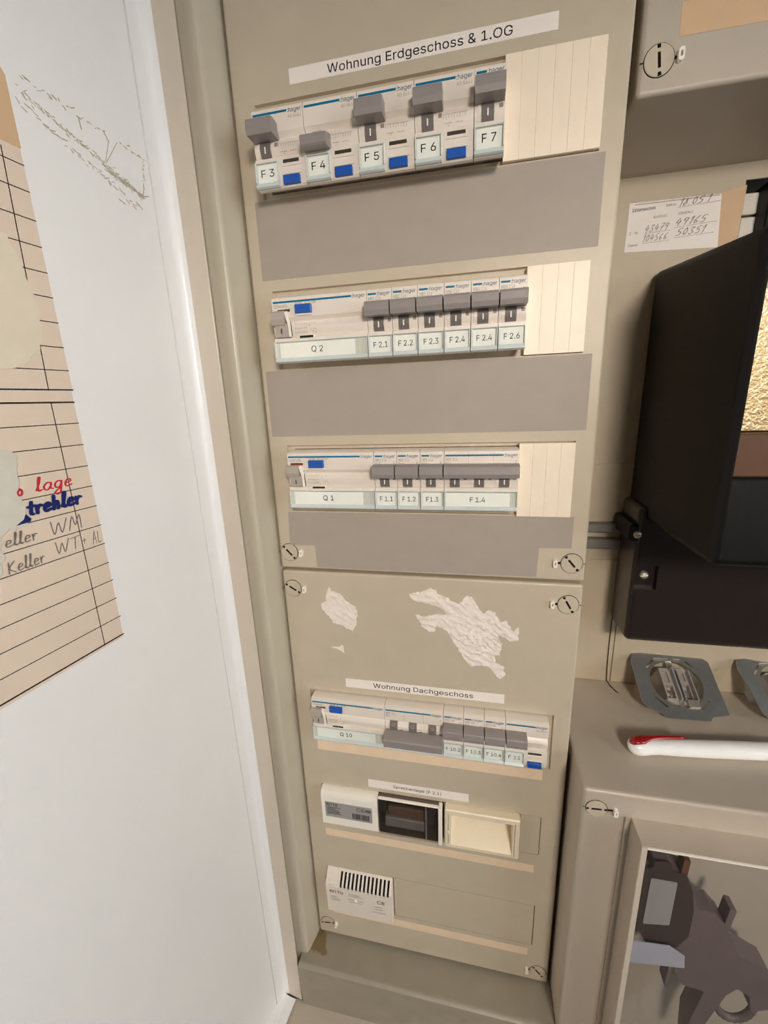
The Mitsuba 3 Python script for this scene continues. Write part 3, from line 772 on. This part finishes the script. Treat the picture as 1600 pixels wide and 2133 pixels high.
add(VT + '__lamp', d, 'm_penwhite', smooth=True)

# ------------------------------------------------------------------ terminal box above the meter, switch box below it
UB = thing('terminal_box', 'beige box with an orange-tan tape and a quarter-turn lock at the upper right', 'box')
add(UB + '__body', rbx(.2541, .62, 0.0, .1085, .3040, .62, .0025), 'm_box', smooth=30)
kk = add(UB + '__tape', PANEL.flat([(.2732, .3290), (.2728, .3442), (.34, .3430), (.34, .3282)], 0, .0002), 'm_kraft')
tag(kk, 'orange-tan tape')
lock(UB, .2641, .3198, 0, -83, .0105)

SB = thing('switch_box', 'beige switch box with a clear front hood at the lower right', 'box')
YB = -.038
add(SB + '__body', sub(rbx(.2535, .62, YB, .1085, -.62, -.1560, .0030), prism_z([(.2800, YB - .01), (.2862, YB - .01), (.2850, YB + .0022), (.2815, YB + .0022)], -.63, -.1775), bx(.2905, .60, -.05, -.010, -.60, -.1790)), 'm_box', smooth=30)
lock(SB, .2638, -.1732, YB, 3, .0135)
hx0, hz1, hy = .2892, -.1771, -.060
V = np.array([(hx0, YB, hz1), (.60, YB, hz1), (hx0 + .0005, hy, hz1 - .001), (.60, hy, hz1 - .001), (hx0, YB, -.60), (hx0 + .0005, hy, -.60)])
HK = add(SB + '__hood', (V, np.array([[0, 1, 3, 2], [0, 2, 5, 4]])), 'm_hoodside' if False else 'm_box')
tag(HK, 'beige-framed clear hood')
add(SB + '__hood__window', (np.array([(hx0 + .004, hy, -.60), (.60, hy, -.60), (.60, hy, hz1 - .002), (hx0 + .004, hy, hz1 - .002)]), np.array([[0, 1, 2, 3]])), 'm_clear')
add(SB + '__hood__edge', bx(hx0 + .0035, .60, hy - .0004, hy + .0008, hz1 - .0019, hz1 - .0006), 'm_offwhite')  # bright highlight along the clear hood put into this strip's colour
add(SB + '__hood__frame', bx(hx0, hx0 + .0036, hy - .0004, hy + .0012, -.60, hz1 - .0005), 'm_flange')
tag(SB + '__hood__edge', 'hood edge with its highlight put into the colour')

SW = thing('main_switch', 'blurred dark grey main switch with a pale label behind the clear hood', 'switch')


def at_y(pts, y):                     # the outline was measured on the hood's window plane; moved along to its own depth
    C = CAM
    return [(C[0] + (a - C[0]) * (y - C[1]) / (-.060 - C[1]), C[2] + (b - C[2]) * (y - C[1]) / (-.060 - C[1])) for a, b in pts]


def solid(pts, y0, y1, m, key, r=.001):
    p = Polygon(pts).buffer(-r).buffer(2 * r).buffer(-r).simplify(.0001)
    e = ext(p, y1 - y0); e.apply_transform(np.array([[1, 0, 0, 0], [0, 0, -1, y1], [0, 1, 0, 0], [0, 0, 0, 1.0]]))
    return add(key, e, m)


body = at_y([(.2985, -.1885), (.3090, -.1870), (.3118, -.1950), (.3204, -.1968), (.3260, -.2120), (.3294, -.2244), (.3408, -.2248), (.3440, -.2290), (.3493, -.2345), (.3530, -.2430), (.3616, -.2612), (.3829, -.2726), (.3900, -.31), (.3780, -.3180), (.3750, -.3020), (.3660, -.2960), (.3600, -.3060), (.3500, -.3467), (.3440, -.40), (.34, -.345), (.3456, -.3066), (.3307, -.3050), (.3250, -.2960), (.3175, -.2709), (.3060, -.2690), (.3005, -.2683), (.2945, -.2570), (.2930, -.2480), (.2935, -.1960), (.2985, -.1950)], -.044)
solid(body, -.046, -.030, 'm_switch', SW + '__body', .0022)
solid(at_y([(.2985, -.1885), (.3090, -.1870), (.3118, -.1950), (.3204, -.1968), (.3262, -.2120), (.3290, -.2300), (.3290, -.2560), (.3225, -.2700), (.3160, -.2690), (.3005, -.2683), (.2945, -.2570), (.2930, -.2480), (.2935, -.1960), (.2985, -.1950)], -.0462), -.0463, -.0461, 'm_switchdark', SW + '__front', .0022)
solid(at_y([(.2968, -.2020), (.3140, -.2020), (.3138, -.2445), (.2962, -.2480)], -.044), -.0468, -.0464, 'm_silver', SW + '__label')
solid(at_y([(.3190, -.2870), (.3215, -.2870), (.3205, -.3110), (.3185, -.3110)], -.044), -.046, -.036, 'm_switch', SW + '__prong')
solid(at_y([(.3498, -.2185), (.3540, -.2191), (.3520, -.2400), (.3480, -.2390)], -.044), -.046, -.036, 'm_switch', SW + '__lever')
solid(at_y([(.3170, -.1830), (.3212, -.1830), (.3206, -.1985), (.3160, -.1985)], -.044), -.044, -.036, 'm_brown', SW + '__clip')
ring = [(.372 + .013 * math.cos(a), -.322 + .020 * math.sin(a)) for a in np.linspace(0, 2 * math.pi, 24, endpoint=False)]
pp = np.array(at_y(ring, -.044))
tube = trimesh.util.concatenate([trimesh.creation.capsule(height=float(np.linalg.norm(pp[i] - pp[(i + 1) % 24])), radius=.003, count=[8, 8]) .apply_transform(
    trimesh.geometry.align_vectors([0, 0, 1], [*(np.array([pp[(i + 1) % 24][0] - pp[i][0], 0, pp[(i + 1) % 24][1] - pp[i][1]]))])).apply_translation((pp[i][0], -.038, pp[i][1])) for i in range(24)])
add(SW + '__cable', tube, 'm_switch', smooth=True)
solid(at_y([(.2915, -.2714), (.3179, -.2688), (.3289, -.2762), (.3305, -.2890), (.2915, -.2954)], -.050), -.0505, -.0500, 'm_lilac', SW + '__sheet')
tag(SW + '__sheet', 'pale lilac slip')

# ------------------------------------------------------------------ meter
ME = thing('electricity_meter', 'big black electricity meter with a gold nameplate behind its glass', 'electricity meter')
mb = sub(rbx(.308, .50, -.047, .1010, .0335, .2240, .006), bx(.3120, .49, -.06, -.030, .088, .200))
# the top slopes down a little to the front
mb.vertices[:, 2] += np.where(mb.vertices[:, 2] > .19, (mb.vertices[:, 1] + .0) * .10, 0)
add(ME + '__housing', mb, 'm_black', smooth=30)
add(ME + '__nameplate', bx(.3122, .488, -.0330, -.0302, .1150, .1985), 'm_gold')
add(ME + '__panel', bx(.3122, .488, -.0400, -.0302, .0885, .1140, .001), 'm_brown')
add(ME + '__sticker', bx(.3370, .3490, -.0350, -.0331, .1200, .1800), 'm_yellow')
tag(ME + '__sticker', 'yellow strip')
gv = np.array([(.3118, -.0455, .0880), (.4900, -.0455, .0880), (.4900, -.0455, .1995), (.3118, -.0455, .1995)])
add(ME + '__glass', (gv, np.array([[0, 1, 2, 3]])), 'm_clear')
tc = rbx(.3030, .50, .0550, .1010, -.0800, .0460, .005)
tc = sub(tc, bx(.3050, .3225, .04, .0600, -.0285, -.0060))
add(ME + '__terminal_cover', tc, 'm_bake', smooth=30)


def screw(x, y, z, r, key, ang):
    h = lathe([(0, 0), (r, 0), (r, .0012), (r * .7, .0024), (0, .0029)], 24)
    h = Plane((x, y, z), (1, 0, 0), (0, 0, 1)).put(h)
    s = Plane((x, y, z), (math.cos(ang), 0, math.sin(ang)), (-math.sin(ang), 0, math.cos(ang)))
    a = bx(-r * 1.1, r * 1.1, -r * .14, r * .14, .0016, .006)
    h = sub(h, s.put(a))
    k = add(key, h, 'm_metal', smooth=25)
    tag(k, 'bright slotted screw')


screw(.3135, .0600, -.0165, .0036, ME + '__screw', .2)
lug = bx(.2975, .3075, .0570, .1010, .0140, .0300, .002)
add(ME + '__lug', lug, 'm_black')
screw(.3036, .0570, .0215, .0034, ME + '__screw', 0.1)

# light trunking seen through the opening beside the meter
CT = thing('terminal_block', 'pale terminal blocks beside a black post in the opening above the meter', 'terminal block')
for j, z in enumerate((.2785, .2620, .2450)):
    add(CT + '__block', bx(.3690, .3800, .1100, .1300, z - .0075, z + .0072, .0006), 'm_offwhite')
add(CT + '__post', bx(.3790, .3950, .0960, .1300, .2300, .2890, .001), 'm_black')
add(CT + '__post', bx(.3950, .3975, .0950, .1300, .2300, .2890, .0004), 'm_yellow')

# meter change card
CD = thing('meter_card', 'white meter change card with handwritten numbers taped to the back plate', 'card')
cp = Plane((0, .1030, 0), (1, 0, 0), (0, 0, 1))
add(CD, cp.flat([(.2852, .2860), (.3550, .2852), (.3545, .2480), (.2844, .2510)], 0, .0002), 'm_paper', fixed=True)
add(CD + '__tape', cp.flat([(.3500, .2858), (.3665, .2890), (.3650, .2480), (.3525, .2480)], .0002, .0001), 'm_kraft')
for t, u, v, h, w, bd in (('Zählerwechsel', .2875, .2795, .0022, .0170, True), ('Datum', .3120, .2808, .0018, .0070, False), ('AUSBAU', .3035, .2735, .0017, .0100, False), ('EINBAU', .3215, .2740, .0017, .0100, False), ('Z.-Nr.', .2870, .2632, .0020, .0070, False), ('Stand', .2868, .2545, .0020, .0070, False)):
    add(CD + '__lettering', letters(t, h, cp, u, v, .0002, width=w, bold=bd, angle=.03), 'm_pencil')
add(CD + '__lettering', cp.flat(rect(.2890, .3490, .2842, .2849), .0002, .00008), 'm_faint')
for t, u0, u1, v in (('18.05.1', .3215, .3440, .2800), ('43479', .2985, .3160, .2640), ('49165', .3205, .3430, .2665), ('104566', .2975, .3160, .2572), ('50351', .3210, .3430, .2592)):
    add(CD + '__handwriting', cp.flat(fit(write(t, .0032, .00035, .3), u0, u1, v, .03), .0003, .0001), 'm_stem')
add(CD + '__ruling', cp.flat(ribbon([[(.2980, .2632), (.3170, .2640)], [(.3195, .2652), (.3490, .2668)], [(.2975, .2562), (.3165, .2568)], [(.3205, .2580), (.3480, .2592)], [(.3205, .2792), (.3500, .2806)]], .0002), .0002, .00008), 'm_pencil')

# ------------------------------------------------------------------ things on the switch box
def socket(label, P0, yaw, tilt, flip=False):
    k = thing('socket_insert', label, 'socket insert', None)
    M = np.eye(4)
    M[:3, :3] = trimesh.transformations.euler_matrix(tilt, 0, yaw, 'sxyz')[:3, :3]
    M[:3, 3] = P0

    def put(m): m = m.copy(); m.apply_transform(M); return m
    # local: x across, y up along the plate, z out of its front
    o = Polygon([(-.0355, -.020), (-.0300, -.026), (-.0210, -.0290), (-.0180, -.0330), (.0180, -.0330), (.0210, -.0290), (.0355, -.0260), (.0355, .024), (.0290, .0300), (.0210, .0300), (.0180, .0330), (-.0180, .0330), (-.0210, .0300), (-.0330, .0280), (-.0355, .020)])
    hole = shapely.Point(0, 0).buffer(.0235, quad_segs=10)
    slots = [shapely.affinity.rotate(rect(-.006, .006, .0255, .0275), a, origin=(0, 0)) for a in (45, 135, 225, 315)]
    add(k + '__frame', put(ext(o.difference(unary_union([hole] + slots)), .0012)), 'm_zinc')
    rim = ext(shapely.Point(0, 0).buffer(.0245, quad_segs=10).difference(shapely.Point(0, 0).buffer(.0228, quad_segs=10)), .0030)
    rim.apply_translation((0, 0, -.0018))
    add(k + '__rim', put(rim), 'm_zinc')
    core = ext(shapely.Point(0, 0).buffer(.0190, quad_segs=8).intersection(rect(-.0135, .0135, -.022, .0165)), .020); core.apply_translation((0, 0, -.022))
    wells = [bx(-.0115, -.0030, -.0130, -.0010, -.008, .01), bx(.0035, .0115, -.0130, .0010, -.008, .01), bx(-.0105, -.0040, .0025, .0130, -.004, .01), bx(.0030, .0105, .0045, .0130, -.004, .01)]
    add(k + '__core', put(sub(core, *wells)), 'm_lever')
    for a, b in ((-.0072, -.0070), (.0075, -.0060)):
        h = lathe([(0, 0), (.0030, 0), (.0030, .0022), (.0018, .0034), (0, .0038)], 16); h.apply_translation((a, b, -.0078))
        add(k + '__screw', put(h), 'm_metal', smooth=25)
    for a, w in ((-.0135, .0012), (-.0012, .0014), (.0022, .0010), (.0125, .0012)):
        add(k + '__fin', put(bx(a, a + w, -.0160, .0135, -.003, .0042, .0003)), 'm_plasticgrey')
    add(k + '__ground_clip', put(cat(bx(-.0028, .0028, .0150, .0235, -.002, -.0008, .0003), bx(-.0020, .0020, .0135, .0150, -.002, .0062, .0004))), 'm_metal')
    add(k + '__ground_clip', put(bx(-.0020, .0020, -.0235, -.0150, -.002, -.0008, .0003)), 'm_metal')
    add(k + '__clamp', put(bx(.0040, .0130, -.0225, -.0150, -.004, .0034, .0006)), 'm_metal')
    add(k + '__wire', put(cat(bx(-.0150, -.0010, .0236, .0246, .0026, .0036, .0003), bx(.0030, .0100, .0236, .0246, .0026, .0036, .0003))), 'm_metal')
    for s in (-1, 1):
        add(k + '__claw', put(bx(s * .0265 - .003, s * .0265 + .003, -.006, .004, -.0160, -.0005, .0008)), 'm_zinc')
    return k


ti = math.radians(31)
socket('grey metal socket insert leaning on the wall beneath the meter, behind the pen', (.3610, .0490 + .0330 * math.cos(ti), -.1535 + .0330 * math.sin(ti) + .0010), math.radians(2), ti)
tj = math.radians(35)
socket('second socket insert lying at the right edge beneath the meter', (.4560, .0560 + .0330 * math.cos(tj), -.1535 + .0330 * math.sin(tj)), math.radians(12), tj)

PN = thing('pen', 'white ballpoint pen with a red clip lying on the switch box', 'pen')
a0, a1 = np.array((.2967, .0040, -.1487)), np.array((.4350, .0205, -.1491))
L = float(np.linalg.norm(a1 - a0)); ux = (a1 - a0) / L
uz = np.array((0, 0, 1.0)); uy = np.cross(uz, ux); uy /= np.linalg.norm(uy); uz = np.cross(ux, uy)
PM = np.eye(4); PM[:3, 0], PM[:3, 1], PM[:3, 2], PM[:3, 3] = ux, uy, uz, a0
rings, prof_p = [], [(0, .0003), (.0012, .0036), (.0035, .0058), (.0075, .0068), (.0120, .0067), (.0170, .0060), (.0230, .0057), (.04, .0062), (.07, .0066), (.0702, .0064), (.0706, .0064), (.0708, .0066), (.11, .0066), (L, .0055)]
seg = 28
for x_, r_ in prof_p:
    rings.append([(x_, r_ * math.cos(t) * 1.08, r_ * math.sin(t)) for t in np.linspace(0, 2 * math.pi, seg, endpoint=False)])
V = np.array(rings).reshape(-1, 3)
F = [[i * seg + j, i * seg + (j + 1) % seg, (i + 1) * seg + (j + 1) % seg, (i + 1) * seg + j] for i in range(len(rings) - 1) for j in range(seg)]
F = np.array(F); F = np.vstack([F[:, [0, 2, 1]], F[:, [0, 3, 2]]])
pen = trimesh.Trimesh(V, F, process=False); pen.apply_transform(PM); pen.fix_normals()
add(PN + '__barrel', pen, 'm_penwhite', smooth=True)
cl = []
for x_, w, b, h in ((.0012, .0010, .0000, .0050), (.0030, .0036, -.0002, .0068), (.0070, .0048, .0002, .0080), (.0120, .0046, .0010, .0078), (.0180, .0032, .0030, .0070), (.0290, .0018, .0046, .0062), (.0440, .0015, .0050, .0062), (.0475, .0008, .0052, .0058)):
    for t in np.linspace(0, 2 * math.pi, 12, endpoint=False):
        cl.append((x_, b + w * math.cos(t), h - .0018 + .0026 * math.sin(t)))
V = np.array(cl); n = 12
F = [[i * n + j, i * n + (j + 1) % n, (i + 1) * n + (j + 1) % n, (i + 1) * n + j] for i in range(7) for j in range(n)]
F = np.array(F); F = np.vstack([F[:, [0, 2, 1]], F[:, [0, 3, 2]], [[0, j, j + 1] for j in range(1, n - 1)], [[84, 84 + j + 1, 84 + j] for j in range(1, n - 1)]])
clip = trimesh.Trimesh(V, F, process=False); clip.apply_transform(PM); clip.fix_normals()
kk = add(PN + '__clip', clip, 'm_penred', smooth=True)
tag(kk, 'dark red clip')

WI = thing('thin_wire', 'thin dark wire hanging down the back plate onto the switch box', 'wire')
pts = np.array([(.3058, .1005, -.0800), (.3056, .1006, -.1100), (.3060, .1004, -.1400), (.3066, .0990, -.1535), (.3085, .0930, -.1554), (.3112, .0860, -.1554), (.3130, .0830, -.1554)])
add(WI, cat(*[trimesh.creation.cylinder(.00035, segment=[pts[i], pts[i + 1]], sections=8) for i in range(len(pts) - 1)]), 'm_gap', fixed=True)
